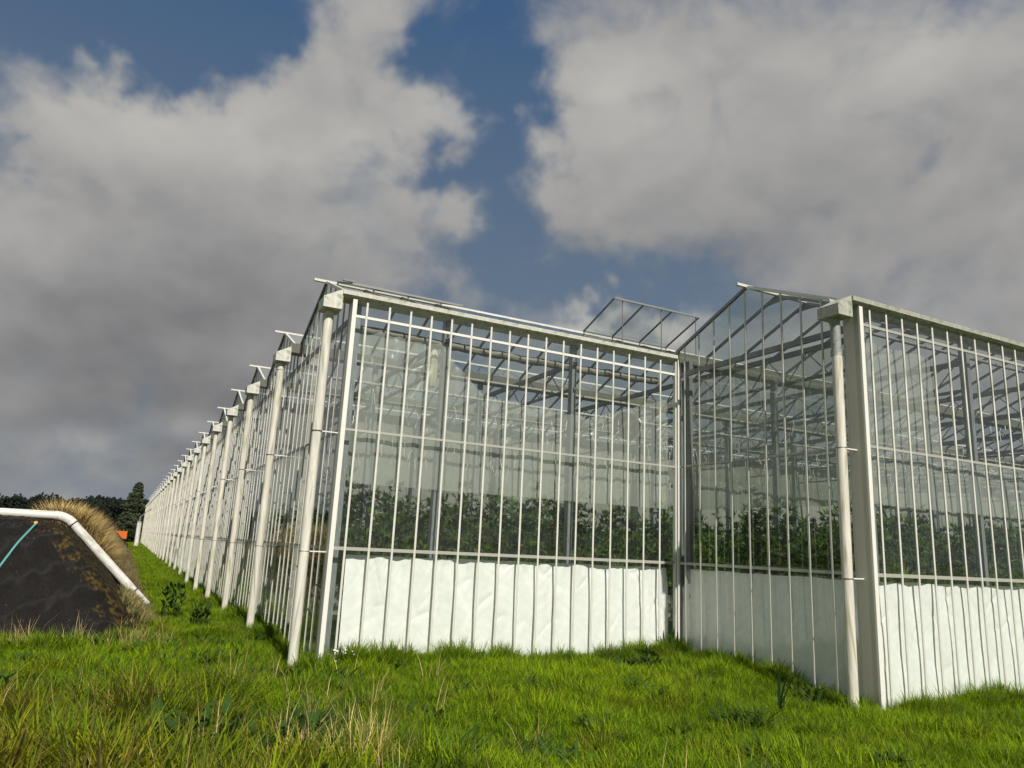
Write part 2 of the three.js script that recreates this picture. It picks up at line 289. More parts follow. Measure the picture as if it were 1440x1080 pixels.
// roof: ridges, bars, glass, vents
const roof = grp('roof');
const rbG = mergeGeometries([boxG(-0.02, 0.02, 0, 0.05, -0.5, 0.5)]);
const slope = Math.atan2(RIDGE - EAVE, W / 2 - 0.12), slen = Math.hypot(RIDGE - EAVE, W / 2 - 0.12);
const RB = 0.704;
function roofSpan(k, x0, x1, fineTo) {
  const zg = gl(k), pk = zg - W / 2;
  part('ridge_beam', boxG(x0 - 0.24, x1, RIDGE, RIDGE + 0.045, pk - 0.03, pk + 0.03), M.bar, roof);
  const far = [];
  for (let x = x0 + RB; x < x1; x += RB) for (const s of [1, -1]) {
    const a = [x, EAVE, pk + s * (W / 2 - 0.12)], b = [x, RIDGE - 0.005, pk + s * 0.02];
    if (x < fineTo) part('roof_bar', beamG(a, b, 0.035, 0.05), M.alu, roof); else far.push(beamG(a, b, 0.035, 0.05));
  }
  if (far.length) tag(part('roof_bars', mergeGeometries(far), M.alu, roof), null, null, null, 'stuff');
  for (const s of [1, -1]) {
    const z0 = pk + s * (W / 2 - 0.10), z1 = pk + s * 0.03, y0 = EAVE + 0.035, y1 = RIDGE + 0.025;
    let x = x0;
    for (; x + RB < fineTo; x += RB) if (!(s === 1 && k === 0 && ((x > 5.4 && x < 7.6) || (x < 2)))) part('roof_pane', quadG([[x + 0.02, y0, z0], [x + RB - 0.02, y0, z0], [x + RB - 0.02, y1, z1], [x + 0.02, y1, z1]]), M.roofGlass, roof);
      else { const t = 0.40; part('roof_pane', quadG([[x + 0.02, y0, z0], [x + RB - 0.02, y0, z0], [x + RB - 0.02, mix(y0, y1, t), mix(z0, z1, t)], [x + 0.02, mix(y0, y1, t), mix(z0, z1, t)]]), M.roofGlass, roof); }
    part('roof_glass', quadG([[x, y0, z0], [x1, y0, z0], [x1, y1, z1], [x, y1, z1]]), M.roofGlass, roof);
  }
}
roofSpan(-1, L, 40, L + 9); roofSpan(0, 0, XEND, 14.2);
for (let k = 1; k < NS; k++) roofSpan(k, 0, XEND, 0);
// knee plates under the ridge of the projecting span
for (let i = 1; i < 7; i++) {
  const s = new THREE.Shape(); s.moveTo(-0.30, -0.13); s.quadraticCurveTo(0, -0.08, 0.30, -0.13); s.lineTo(0, 0); s.closePath();
  const g = new THREE.ExtrudeGeometry(s, { depth: 0.02, bevelEnabled: false }).rotateY(Math.PI / 2);
  const m = part('ridge_plate', g, M.alu, roof); m.position.set(L + RB * i - 0.01, RIDGE - 0.01, gl(-1) - W / 2);
}
// roof vents hinged at the ridge
function vent(x0, x1, yFree, zFree, stays) {
  const pk = gl(0) - W / 2, g = new THREE.Group(); g.name = 'roof_vent'; roof.add(g);
  const h0 = [0, RIDGE + 0.06, pk], n = 3, at = (x, t) => [x, mix(h0[1], yFree, t), mix(pk, zFree, t)];
  part('vent_rail', beamG(at(x0, 1), at(x1, 1), 0.035, 0.03), M.alu, g); part('vent_hinge', beamG(at(x0, 0.02), at(x1, 0.02), 0.03, 0.03), M.steel, g);
  for (let i = 0; i <= n; i++) { const x = mix(x0, x1, i / n); part('vent_bar', beamG(at(x, 0), at(x, 1), 0.028, 0.03), M.steel, g); }
  for (let i = 0; i < n; i++) { const a = mix(x0, x1, i / n) + 0.015, b = mix(x0, x1, (i + 1) / n) - 0.015; part('vent_pane', quadG([at(a, 0.98), at(b, 0.98), at(b, 0.03), at(a, 0.03)]), M.roofGlass, g); }
  if (stays) for (const f of [0.10, 0.55, 0.97]) part('vent_stay', beamG(at(mix(x0, x1, f), 0.97), [mix(x0, x1, f) + 0.06, 5.62, zFree - 0.1], 0.014, 0.014), M.steel, g);
}
vent(5.48, 7.67, 6.66, -1.0, true);
vent(0.18, 2.2, 5.845, -1.0, false);
box('vent_handle', 0.02, 0.24, 5.88, 5.91, -1.05, -1.01, M.steel, roof);

// inside frame: lattice girders on posts
const frame = grp('inner_frame');
const XP = []; for (let i = 0; i < 24; i++) XP.push(1.62 + 2.456 * i);
const farPosts = [], farGirders = [];
XP.forEach((x, i) => {
  const z1 = x > L ? W - 0.3 : -0.12, geos = [];
  geos.push(boxG(x - 0.032, x + 0.032, 4.86, 4.94, -NS * W, z1)); geos.push(boxG(x - 0.02, x + 0.02, 4.42, 4.465, -NS * W, z1));
  const zStop = i < 8 ? -60 : -30;
  for (let z = z1 - 0.1, s = 0; z > zStop; z -= 0.4, s++) geos.push(beamG([x, s % 2 ? 4.45 : 4.87, z], [x, s % 2 ? 4.87 : 4.45, z - 0.4], 0.014, 0.014));
  if (i < 8) part('lattice_girder', mergeGeometries(geos), M.steel, frame); else farGirders.push(...geos);
  for (let k = x > L ? -1 : 0; k < NS; k++) {
    const z = gl(k) - 0.08;
    if (i < 6 && k < 6) box('steel_post', x - 0.045, x + 0.045, -0.3, GUT - 0.01, z - 0.06, z + 0.06, M.galv, frame); else if ((k + 1) % 2 === 0 || i > 8) farPosts.push(boxG(x - 0.04, x + 0.04, -0.3, GUT - 0.01, z - 0.05, z + 0.05));
  }
});
tag(part('far_girders', mergeGeometries(farGirders), M.steel, frame), null, null, null, 'stuff');
tag(part('far_posts', mergeGeometries(farPosts), M.galv, frame), null, null, null, 'stuff');
// vent drive tube, heating and wire tubes along the house
for (const [y, z, r, m] of [[5.55, 2.6, 0.03, M.alu], [4.6, -1.3, 0.025, M.gutterIn], [4.6, -2.9, 0.025, M.gutterIn], [4.7, -5.1, 0.025, M.gutterIn]]) {
  const g = new THREE.CylinderGeometry(r, r, 30, 10).rotateZ(Math.PI / 2); const p = part('service_tube', g, m, frame); p.position.set((z > 0 ? L + 1.1 : 0.4) + 15, y, z);
}
// far end walls
{
  const g = []; for (let z = -NS * W; z < W; z += 0.8) g.push(boxG(XEND, XEND + 0.05, -0.2, 5.3, z - 0.02, z + 0.02));
  for (let x = 0; x < XEND; x += 0.8) g.push(boxG(x - 0.02, x + 0.02, -0.2, 5.3, gl(NS) - 0.05, gl(NS)));
  tag(part('end_wall_bars', mergeGeometries(g), M.bar, frame), null, null, null, 'stuff');
}

// ---------------------------------------------------------------- sheets and films hung inside the walls
function hung(name, label, cat, a, b, y0f, y1f, at, along, mat, depth, nx, ny, seed) {
  const g = new THREE.PlaneGeometry(1, 1, nx, ny), p = g.attributes.position, uv = g.attributes.uv;
  for (let i = 0; i < p.count; i++) {
    const u = p.getX(i) + 0.5, v = p.getY(i) + 0.5, s0 = mix(a, b, u), y1 = y1f(s0), y0 = y0f, y = mix(y0, y1, v);
    const f = (seed * 7.3), s = s0 + 0.25 * y;
    const cr = n2(s0 * 0.9 + f, y * 0.8 + 9); let d = 0.5 + 0.45 * n2(s * 1.7 + f, y * 0.25) + 0.16 * n2(s0 * 5 + f, y * 0.5 + 3) + 0.05 * n2((s0 - 0.7 * y) * 7 + f, (s0 + y) * 1.1) * sst(0.1, 0.6, -cr);
    const ridge = (q) => Math.pow(1 - Math.abs(q), 6); d += 0.22 * ridge(n2((s0 + 0.8 * y) * 0.9 + f, (s0 - y) * 0.35)) * sst(-0.1, 0.5, n2(s0 * 1.1 + f, y * 1.2 + 30)) + 0.22 * ridge(n2((s0 - 1.1 * y) * 1.3 + f + 50, (s0 + y) * 0.4)) * sst(-0.1, 0.5, n2(s0 * 0.9 + f, y * 1.4 + 60));
    d = 0.035 + depth * (0.25 + 0.75 * v) * clamp(d, 0, 1.6);
    p.setXYZ(i, along === 'x' ? s0 : at + d, y, along === 'x' ? at - d : s0); uv.setXY(i, s0, y);
  }
  g.computeVertexNormals();
  return top(shade(new THREE.Mesh(g, mat)), name, label, cat, name === 'white_sheet' ? 'white sheets behind the lower panes' : 'clear films behind the upper panes');
}
const topEdge = (s, q) => 1.43 + 0.010 * n2(s * 1.3, q);
hung('white_sheet', 'white plastic sheet behind the lower panes beside the near corner post', 'plastic sheet', 0.27, L - 0.13, -0.2, (s) => topEdge(s, 1), -0.03, 'x', M.sheet, 0.075, 420, 60, 1);
hung('white_sheet', 'white plastic sheet behind the lower panes of the shaded gable recess', 'plastic sheet', 0.1, W - 0.3, -0.2, (s) => topEdge(s, 4), L + 0.03, 'z', M.sheet, 0.05, 260, 60, 2);
hung('white_sheet', 'white plastic sheet behind the lower panes of the projecting span', 'plastic sheet', L + 0.1, L + 9, -0.25, (s) => topEdge(s, 7), W - 0.03, 'x', M.sheet, 0.06, 560, 60, 3);
hung('clear_film', 'hazy clear plastic film behind the upper panes beside the near corner post', 'plastic film', 0.2, L - 0.1, 2.47, (x) => { const e = x < 1.5 ? 4.83 : x < 2.3 ? mix(4.83, 4.1, (x - 1.5) / 0.8) : x < 4.4 ? mix(4.1, 3.95, (x - 2.3) / 2.1) : mix(3.95, 4.55, (x - 4.4) / 1.8); return e + 0.03 * n2(x * 3, 4); }, -0.08, 'x', M.film, 0.09, 300, 120, 5);
hung('clear_film', 'hazy clear plastic film behind the upper panes of the projecting span', 'plastic film', L + 0.15, L + 5.5, 2.47, (x) => (x < L + 1.75 ? 4.8 : Math.max(3.3, 4.8 - (x - L - 1.75) * 9)) + 0.02 * n2(x * 3, 9), W - 0.09, 'x', M.film, 0.08, 240, 120, 6);
hung('clear_film', 'hazy clear plastic film behind the panes of the shaded gable recess', 'plastic film', 0.15, W - 0.35, 2.47, (z) => 4.86 + 0.02 * n2(z * 3, 2), L + 0.22, 'z', M.film, 0.05, 160, 80, 8);
{ // translucent screen hung across the house behind the crop
  const g = new THREE.PlaneGeometry(46, 5.3, 460, 24), p = g.attributes.position;
  for (let i = 0; i < p.count; i++) p.setZ(i, 0.05 * n2(p.getX(i) * 1.6, p.getY(i) * 0.15) + 0.02 * n2(p.getX(i) * 5, p.getY(i) * 0.3));
  g.computeVertexNormals();
  const m = shade(new THREE.Mesh(g, new THREE.MeshPhysicalMaterial({ color: lin(0.42, 0.435, 0.37), roughness: 0.75, transmission: 0.55, thickness: 0, ior: 1.3, side: THREE.DoubleSide }))); m.position.set(23.4, 2.38, gl(2) - 0.35);
  top(m, 'screen_curtain', 'pale translucent curtain hanging across the inside behind the crop', 'curtain');
}
// rolled screen under the eaves and hanging bundle
{
  const pts = []; for (let i = 0; i <= 30; i++) { const t = i / 30; pts.push(new THREE.Vector3(0.2 + t * 5.85, 4.90 - 0.03 * Math.sin(t * Math.PI) + 0.012 * n2(t * 9, 1), -0.36)); }
  const g = new THREE.TubeGeometry(new THREE.CatmullRomCurve3(pts), 90, 0.068, 12); const p = g.attributes.position;
  for (let i = 0; i < p.count; i++) { p.setZ(i, p.getZ(i) + 0.012 * n2(p.getX(i) * 4, p.getY(i) * 14)); p.setY(i, p.getY(i) + 0.012 * n2(p.getX(i) * 3 + 5, p.getZ(i) * 14)); }
  g.computeVertexNormals();
  top(shade(new THREE.Mesh(g, M.roll)), 'rolled_screen', 'rolled-up tan screen lying under the eaves behind the top rail', 'screen');
  const s = [[0.0, 4.84], [0.05, 4.82], [0.066, 4.7], [0.075, 4.5], [0.078, 4.3], [0.07, 4.16], [0.0, 4.13]].map(([x, y]) => new THREE.Vector2(x, y - 4.13));
  const lg = new THREE.LatheGeometry(s.reverse(), 28), q = lg.attributes.position; for (let i = 0; i < q.count; i++) { const a = Math.atan2(q.getZ(i), q.getX(i)), f = 1 + 0.10 * Math.sin(a * 9); q.setX(i, q.getX(i) * f); q.setZ(i, q.getZ(i) * f); } lg.computeVertexNormals();
  const m = shade(new THREE.Mesh(lg, std(lin(0.66, 0.60, 0.47), 0.7, { side: THREE.DoubleSide }))); m.position.set(1.5, 4.13, -0.42);
  top(m, 'hanging_bundle', 'pleated cream fabric bundle hanging down from the rolled screen', 'fabric bundle');
}
// circulation fan
{
  const g = new THREE.Group(); g.position.set(5.85, 4.1, -1.05); g.rotation.y = 0.5;
  part('casing', new THREE.CylinderGeometry(0.25, 0.25, 0.26, 32, 1, true).rotateZ(Math.PI / 2), std(lin(0.03, 0.035, 0.035), 0.5, { side: THREE.DoubleSide }), g);
  part('back_plate', new THREE.CircleGeometry(0.245, 32).rotateY(-Math.PI / 2).translate(-0.06, 0, 0), M.fan, g);
  part('rim', new THREE.TorusGeometry(0.25, 0.014, 8, 40).rotateY(Math.PI / 2), M.fanRim, g).position.x = 0.13;
  part('hub', new THREE.CylinderGeometry(0.06, 0.06, 0.2, 16).rotateZ(Math.PI / 2), M.fan, g);
  for (let i = 0; i < 5; i++) { const b = part('blade', new THREE.BoxGeometry(0.012, 0.2, 0.11), M.fan, g); b.position.set(0, Math.cos(i * 1.2566) * 0.14, Math.sin(i * 1.2566) * 0.14); b.rotation.set(i * 1.2566, 0.5, 0); }
  part('hanger', boxG(-0.006, 0.006, 0.25, 0.78, -0.006, 0.006), M.steel, g);
  top(g, 'circulation_fan', 'dark round fan hanging inside the glass near the inner corner', 'fan');
}

// ---------------------------------------------------------------- foliage makers
function bladeGeo(list) { // list of [bx, bz, dirAngle, height, lean, width, r, g, b]
  const pos = [], col = [], idx = [];
  for (const [bx, bz, a, h, lean, w, r, g, b] of list) {
    const dx = Math.cos(a), dz = Math.sin(a), sx = -dz * w / 2, sz = dx * w / 2, n = 3, s = pos.length / 3;
    for (let i = 0; i <= n; i++) { const t = i / n, o = lean * h * t * t, y = h * (t - 0.25 * lean * t * t), k = i === n ? 0.08 : 1 - 0.45 * t; for (const q of [-1, 1]) { pos.push(bx + dx * o + sx * k * q, y, bz + dz * o + sz * k * q); col.push(r, g, b); } }
    for (let i = 0; i < n; i++) { const p = s + i * 2; idx.push(p, p + 1, p + 2, p + 1, p + 3, p + 2); }
  }
  const g = new THREE.BufferGeometry(); g.setAttribute('position', new THREE.Float32BufferAttribute(pos, 3)); g.setAttribute('color', new THREE.Float32BufferAttribute(col, 3)); g.setIndex(idx); g.computeVertexNormals(); return g;
}
function tuft(n, spread, h0, h1, w, lean0, lean1, pal) { const l = []; for (let i = 0; i < n; i++) { const c = pal[Math.floor(R() * pal.length)], a = rr(0, 6.283), d = Math.sqrt(R()) * spread, v = rr(0.8, 1.2); l.push([Math.cos(a) * d, Math.sin(a) * d, a + rr(-0.9, 0.9), rr(h0, h1), rr(lean0, lean1), w * rr(0.7, 1.3), c[0] * v, c[1] * v, c[2] * v]); } return bladeGeo(l); }
function scatter(name, geo, mat, items, label) { // items [x, y, z, turn, sx, sy, r, g, b]
  const m = new THREE.InstancedMesh(geo, mat, items.length), M4 = new THREE.Matrix4(), q = new THREE.Quaternion(), e = new THREE.Euler(), c = new THREE.Color();
  items.forEach((t, i) => { q.setFromEuler(e.set(t[9] ?? 0, t[3], t[10] ?? 0)); M4.compose(new THREE.Vector3(t[0], t[1], t[2]), q, new THREE.Vector3(t[4], t[5], t[4])); m.setMatrixAt(i, M4); m.setColorAt(i, c.setRGB(t[6], t[7], t[8])); });
  shade(m); return top(m, name, label, null, null, 'stuff');
}
const GREEN = [[0.21, 0.33, 0.008], [0.18, 0.30, 0.007], [0.28, 0.38, 0.010], [0.12, 0.22, 0.008]], OLIVE = [[0.13, 0.15, 0.03], [0.10, 0.13, 0.02], [0.16, 0.15, 0.05]], STRAW = [[0.52, 0.37, 0.14], [0.42, 0.31, 0.12], [0.60, 0.46, 0.21]];
const emb = (x, z) => { // height of the basin's embankment above the ground
  const dx = BX - x, dz = BZ - z + 0.25 * (BX - x) * 0, r = 1.3; let d;
  if (dx < r && dz < r) d = r - Math.hypot(Math.max(0, r - dx), Math.max(0, r - dz)); else d = Math.min(dx, dz);
  if (d <= 0) return 0; const h = d * 1.03; return h < 1.6 ? h : 1.6 + 0.36 * (1 - Math.exp(-(h - 1.6) / 0.36));
};
const indoors = (x, z) => (x > -0.02 && z < 0.02) || (x > L - 0.02 && z < W + 0.02);
// ---------------------------------------------------------------- grass
{
  const tufts = [tuft(16, 0.07, 0.08, 0.20, 0.009, 0.2, 0.9, GREEN), tuft(16, 0.07, 0.10, 0.26, 0.009, 0.3, 1.1, [...GREEN, OLIVE[0]]), tuft(14, 0.06, 0.16, 0.36, 0.010, 0.2, 0.9, [...GREEN, ...GREEN, OLIVE[1]])];
  const lists = [[], [], []];
  const put = (x, z, dens) => {
    if (indoors(x, z) || emb(x, z) > 0.05) return;
    const patch = n2(x * 0.35, z * 0.35), p2 = n2(x * 1.4 + 9, z * 1.4), left = sst(0.5, -3, x) * sst(0, 3, z);
    const wall = Math.min(Math.abs(z) < 0.5 && x > 0 && x < L ? Math.abs(z) : 9, x > L - 0.5 && z < W ? L - x : 9, x > L ? Math.max(0, z - W) : 9, x < 0 ? -x : 9);
    let kind = p2 + 0.6 * left + (wall < 0.35 ? 0.5 : 0) > 0.55 ? 2 : p2 > -0.1 ? 1 : 0;
    let s = 0.86 * rr(0.65, 1.25) * (1 + 0.3 * patch) * (wall < 0.3 ? 1.12 : 1) * (1 + 0.45 * left * (0.6 + 0.8 * clamp(p2 + 0.3)));
    const dry = clamp(0.25 * p2 + 0.5 * n2(x * 0.8 + 30, z * 0.8) + 0.42 * left - 0.2), lush = sst(-0.6, 0.7, patch);
    let r = mix(0.85, 1.15, lush), g = mix(0.88, 1.12, lush), b = 0.9;
    r = mix(r, 2.0, dry * 0.7); g = mix(g, 1.0, dry * 0.7); b = mix(b, 1.8, dry * 0.7);
    const rough = left * (0.55 + 0.45 * n2(x * 1.1 + 70, z * 1.1)); r *= mix(1, 0.74, rough); g *= mix(1, 0.60, rough);
    const v = rr(0.78, 1.2); lists[kind].push([x, ground(x, z) - 0.01, z, rr(0, 6.28), s * dens, s, r * v, g * v, b * v, rr(-0.15, 0.15), rr(-0.15, 0.15)]);
  };
  for (let i = 0; i < 78000; i++) { const x = rr(-8, 13), z = rr(-3, 8.6); put(x, z, 1); }
  for (let i = 0; i < 34000; i++) { const z = -3 - 40 * Math.pow(R(), 1.5), x = rr(BX - 0.3, -0.02); put(x, z, 1.15); }
  for (let i = 0; i < 16000; i++) { const z = -40 - 90 * R(), x = rr(BX - 0.6, -0.02); put(x, z, 2.2); }
  for (let i = 0; i < 5000; i++) { const x = rr(-9, BX), z = rr(-3.4, -2); put(x, z, 1.1); }
  // taller fringe along the foot of the walls
  for (let i = 0; i < 2600; i++) { const t = R(); if (t < 0.45) put(rr(0.05, L), rr(0.03, 0.28), 1); else if (t < 0.7) put(L - rr(0.03, 0.3), rr(0.1, W), 1); else put(rr(L, 12), W + rr(0.04, 0.3), 1); }
  lists.forEach((l, i) => scatter(['short_grass', 'meadow_grass', 'long_grass'][i], tufts[i], M.leaf, l, ['short green grass in front of the glasshouse', 'lush green meadow grass in front of the glasshouse', 'longer grass blades along the walls and in the foreground'][i]));
  // dry stalks
  const stalk = tuft(9, 0.10, 0.35, 0.75, 0.006, 0.1, 0.7, STRAW), st = [];
  for (let i = 0; i < 900; i++) { const x = rr(-6, 3.5), z = rr(-1.5, 7); if (indoors(x, z) || emb(x, z) > 0.02) continue; const k = sst(2.8, -2.5, x) * sst(-1.5, 3.5, z) * (0.5 + 0.5 * n2(x * 0.9, z * 0.9 + 50)); if (R() < k * 0.55) { const v = rr(0.6, 1.0); st.push([x, ground(x, z), z, rr(0, 6.28), rr(0.7, 1.1), rr(0.55, 1.0), v, v, v, rr(-0.2, 0.2), rr(-0.2, 0.2)]); } }
  for (let i = 0; i < 34; i++) { const x = -0.95 + rr(-0.4, 0.45), z = 4.7 + rr(-0.5, 0.5), v = rr(0.8, 1.1); st.push([x, ground(x, z), z, rr(0, 6.28), rr(0.7, 1), rr(0.5, 0.9), v, v, v, rr(-0.2, 0.2), rr(-0.2, 0.2)]); }
  for (let i = 0; i < 70; i++) { const x = rr(-6.5, -1.7), z = rr(-3.1, -1.6), v = rr(0.5, 1.0); st.push([x, ground(x, z), z, rr(0, 6.28), rr(0.6, 1), rr(0.4, 0.9), v, v, v, rr(-0.2, 0.2), rr(-0.2, 0.2)]); }
  const herb = [tuft(13, 0.07, 0.07, 0.16, 0.034, 0.7, 1.6, [[0.06, 0.13, 0.02], [0.045, 0.10, 0.018], [0.08, 0.15, 0.02]])], hb = [];
  for (let i = 0; i < 5200; i++) { const x = rr(-5, 9), z = rr(-2.8, 7.5); if (indoors(x, z) || emb(x, z) > 0.02) continue; const k = sst(0.12, 0.6, n2(x * 0.75 + 4, z * 0.75) + 0.45 * sst(0.5, -2.5, x) * sst(1.5, 4, z) - (x > 1 ? 0.3 : 0)); if (R() < k) { const v = rr(0.7, 1.25); hb.push([x, ground(x, z) + rr(0, 0.10), z, rr(0, 6.28), rr(0.7, 1.3), rr(0.8, 1.5), v * 1.1, v, v, rr(-0.3, 0.3), rr(-0.3, 0.3)]); } }
  scatter('ground_weeds', herb[0], M.leaf, hb, 'patches of broad-leaved weeds among the grass');
  scatter('dry_stalks', stalk, M.straw, st, 'straw-coloured dry stalks in the foreground grass');
}

// ---------------------------------------------------------------- crop inside
{
  const leafG = () => { const l = []; for (let i = 0; i < 14; i++) { const v = rr(0.7, 1.3), a = rr(0, 6.28); l.push([Math.cos(a) * 0.05, Math.sin(a) * 0.05, a, rr(0.06, 0.12), rr(0.5, 1.6), rr(0.022, 0.042), 0.082 * v, 0.15 * v, 0.022 * v]); } return bladeGeo(l); };
  const items = [[], []];
  for (let row = 0; row < 11; row++) {
    const z = row < 4 ? 3.3 - row * 0.85 : -0.95 - (row - 4) * 1.15, x0 = z > 0 ? L + 0.55 : 0.55, x1 = x0 + (row < 10 ? 16 : 34), dx = row < 8 ? 0.085 : 0.2;
    for (let x = x0; x < x1; x += dx) {
      const hh = (row < 4 ? 2.35 : row < 6 ? 2.0 : 2.55) + 0.45 * n2(x * 0.9, z * 3) + 0.35 * n2(x * 4, z * 5);
      for (let y = 0.9; y < hh; y += row < 8 ? 0.11 : 0.17) if (R() < (y > hh - 0.6 ? 0.45 : 0.9)) { const v = rr(0.7, 1.35); items[R() < 0.5 ? 0 : 1].push([x + rr(-0.08, 0.08), y + rr(-0.08, 0.08), z + rr(-0.16, 0.16), rr(0, 6.28), rr(0.8, 1.25) * (row < 10 ? 1 : 1.5), rr(0.8, 1.2), v * rr(0.85, 1.2), v, v, rr(-0.8, 0.8), rr(-0.8, 0.8)]); }
    }
  }
  items.forEach((l, i) => scatter('crop_foliage', leafG(), M.leaf, l, ['dense green crop growing in rows inside the glasshouse', 'leafy tops mixed into the crop rows inside the glasshouse'][i]));
  // hanging strings with white hooks
  const hook = mergeGeometries([beamG([0, 0, 0], [0.012, 0.17, 0.02], 0.009, 0.009), beamG([0.012, 0.17, 0.02], [-0.02, 0.24, 0.02], 0.010, 0.010)]), hs = [];
  for (let i = 0; i < 330; i++) { const z = -0.95 - Math.floor(R() * 9) * 1.15, x = rr(0.6, 16), v = rr(0.8, 1.1); hs.push([x, rr(3.3, 4.0), z, rr(0, 6.28), 1, rr(0.7, 1.2), v, v, v, rr(-0.3, 0.3), rr(-0.3, 0.3)]); }
  for (let i = 0; i < 70; i++) { const z = 3.3 - Math.floor(R() * 4) * 0.85, x = rr(L + 0.6, L + 12); hs.push([x, rr(3.0, 4.0), z, rr(0, 6.28), 1, rr(0.7, 1.2), 1, 1, 1, rr(-0.3, 0.3), rr(-0.3, 0.3)]); }
  scatter('crop_hooks', hook, std(lin(0.8, 0.8, 0.76), 0.4), hs, 'small white string hooks hanging above the crop');
}
// soil inside and a gravel-free floor are the ground sheet itself

// ---------------------------------------------------------------- basin with pipe
{
  const xs = [], zs = []; for (let x = -1.85; x > -7; x -= 0.06) xs.push(x); for (let x = -7; x > -40; x -= 0.8) xs.push(x);
  for (let z = -2.9; z > -10; z -= 0.07) zs.push(z); for (let z = -10; z > -95; z -= 0.6) zs.push(z);
  const pos = [], uv = [], idx = [];
  for (const z of zs) for (const x of xs) { const h = emb(x, z), e = h > 0 ? 0.03 * n2(x * 1.5, z * 1.5) + 0.02 * n2(x * 5, z * 5) + 0.012 * Math.pow(1 - Math.abs(n2(x * 2.2 + z, z * 0.8)), 5) : 0; pos.push(x, ground(x, z) * (h > 1 ? 1 : 1) + h + (h > 0.02 ? e : -0.06), z); uv.push(-x / 6.2, -z / 8); }
  const nx = xs.length; for (let j = 0; j + 1 < zs.length; j++) for (let i = 0; i + 1 < nx; i++) { const a = j * nx + i; idx.push(a, a + nx, a + 1, a + 1, a + nx, a + nx + 1); }
  const g = new THREE.BufferGeometry(); g.setAttribute('position', new THREE.Float32BufferAttribute(pos, 3)); g.setAttribute('uv', new THREE.Float32BufferAttribute(uv, 2)); g.setIndex(idx); g.computeVertexNormals();
  { const n = g.attributes.normal; let s = 0; for (let i = 0; i < n.count; i++) s += n.getY(i); if (s < 0) { for (let i = 0; i < idx.length; i += 3) { const t = idx[i + 1]; idx[i + 1] = idx[i + 2]; idx[i + 2] = t; } g.setIndex(idx); g.computeVertexNormals(); } }
  // black liner with faint folds; moss where the photo shows it, on the hip and on the side slope
  const map = tex(1024, 1024, (px, py) => {
    const x = -px / 1024 * 6.2, z = -py / 1024 * 8, dx = BX - x, dz = BZ - z;
    const f1 = n2(x * 3, z * 3), f2 = n2(x * 11, z * 11), f3 = n2(x * 40, z * 40), side = dz - dx; // > 0 : side slope
    const fold = Math.pow(clamp(0.5 + 0.5 * Math.sin((dx * 0.9 + dz * 2.2 + 0.3 * f1) * 5.2)), 10) * 0.5;
    let c = [29 + 3 * f1 + 7 * f3 + 3 * f2, 27 + 3 * f1 + 7 * f3 + 2 * f2, 26 + 3 * f1 + 7 * f3 + 2 * f2]; c = c.map((v) => v + 20 * fold);
    const moss = clamp(sst(-0.25, 0.5, side + 0.5 * f1 + 0.25 * f2) * (0.55 + 0.5 * f2 + 0.35 * f1) + 0.9 * Math.exp(-Math.pow((side + 0.15 * f1) / 0.14, 2)) * (0.5 + 0.5 * f2));
    const m = [66 + 20 * f2 + 14 * f3, 54 + 15 * f2 + 12 * f3, 26 + 8 * f3];
    if (f3 > 0.9 && f2 > 0.45 && f1 > 0) return [150, 145, 130];
    return c.map((v, i) => mix(v, m[i], clamp(moss * 0.9)));
  });
  top(shade(new THREE.Mesh(g, new THREE.MeshPhysicalMaterial({ color: lin(1, 1, 1), roughness: 0.9, specularIntensity: 0.25, map }))), 'embankment', 'dark lined bank of a water basin', null, null, 'structure');
  // white overflow pipe along the crest and down the side
  const pz = -8.3, cy = (x) => ground(x, pz) + emb(x, pz);
  const path = new THREE.CurvePath(), P = (x, y) => new THREE.Vector3(x, y, pz), R0 = 0.098;
  const eb = P(-3.82, 1.86), end = P(-1.98, 0.0), dir = end.clone().sub(eb).normalize(), a0 = eb.clone().add(new THREE.Vector3(-0.22, 0.0, 0)), a1 = eb.clone().addScaledVector(dir, 0.22);
  const t = new THREE.Group(); t.position.set(0, 0, 0);
  part('level_run', new THREE.TubeGeometry(new THREE.LineCurve3(P(-30, 1.93), a0), 8, R0, 24), M.pvcWhite, t);
  part('elbow', new THREE.TubeGeometry(new THREE.QuadraticBezierCurve3(a0, eb, a1), 16, R0 * 1.06, 24), M.pvcWhite, t);
  part('sloping_run', new THREE.TubeGeometry(new THREE.LineCurve3(a1, end), 8, R0, 24), M.pvcWhite, t);
  const seal = part('seal', new THREE.TorusGeometry(R0 * 1.04, 0.012, 8, 28), M.rubber, t); seal.position.copy(a1); seal.quaternion.setFromUnitVectors(new THREE.Vector3(0, 0, 1), dir);
  const st = part('strap', new THREE.TorusGeometry(R0 * 1.04, 0.012, 8, 28), M.rubber, t); st.position.copy(end).addScaledVector(dir, -0.42); st.quaternion.copy(seal.quaternion);
  top(t, 'overflow_pipe', 'thick white plastic pipe bent over the dark basin bank', 'pipe');
  // teal hose lying on the liner
  const hp = [[-4.05, -4.85], [-4.12, -4.62], [-4.22, -4.40], [-4.30, -4.2], [-4.38, -4.0], [-4.46, -3.8]].map(([x, z]) => new THREE.Vector3(x, ground(x, z) + emb(x, z) + 0.03, z));
  const h = new THREE.Group(); part('hose', new THREE.TubeGeometry(new THREE.CatmullRomCurve3(hp), 40, 0.02, 10), std(lin(0.10, 0.30, 0.28), 0.5), h);
  part('coupling', new THREE.CylinderGeometry(0.03, 0.03, 0.10, 14).rotateX(1.0).translate(hp[0].x, hp[0].y, hp[0].z - 0.03), std(lin(0.45, 0.26, 0.03), 0.5), h);
  top(h, 'garden_hose', 'teal hose with ochre coupling lying on the dark basin bank', 'hose');
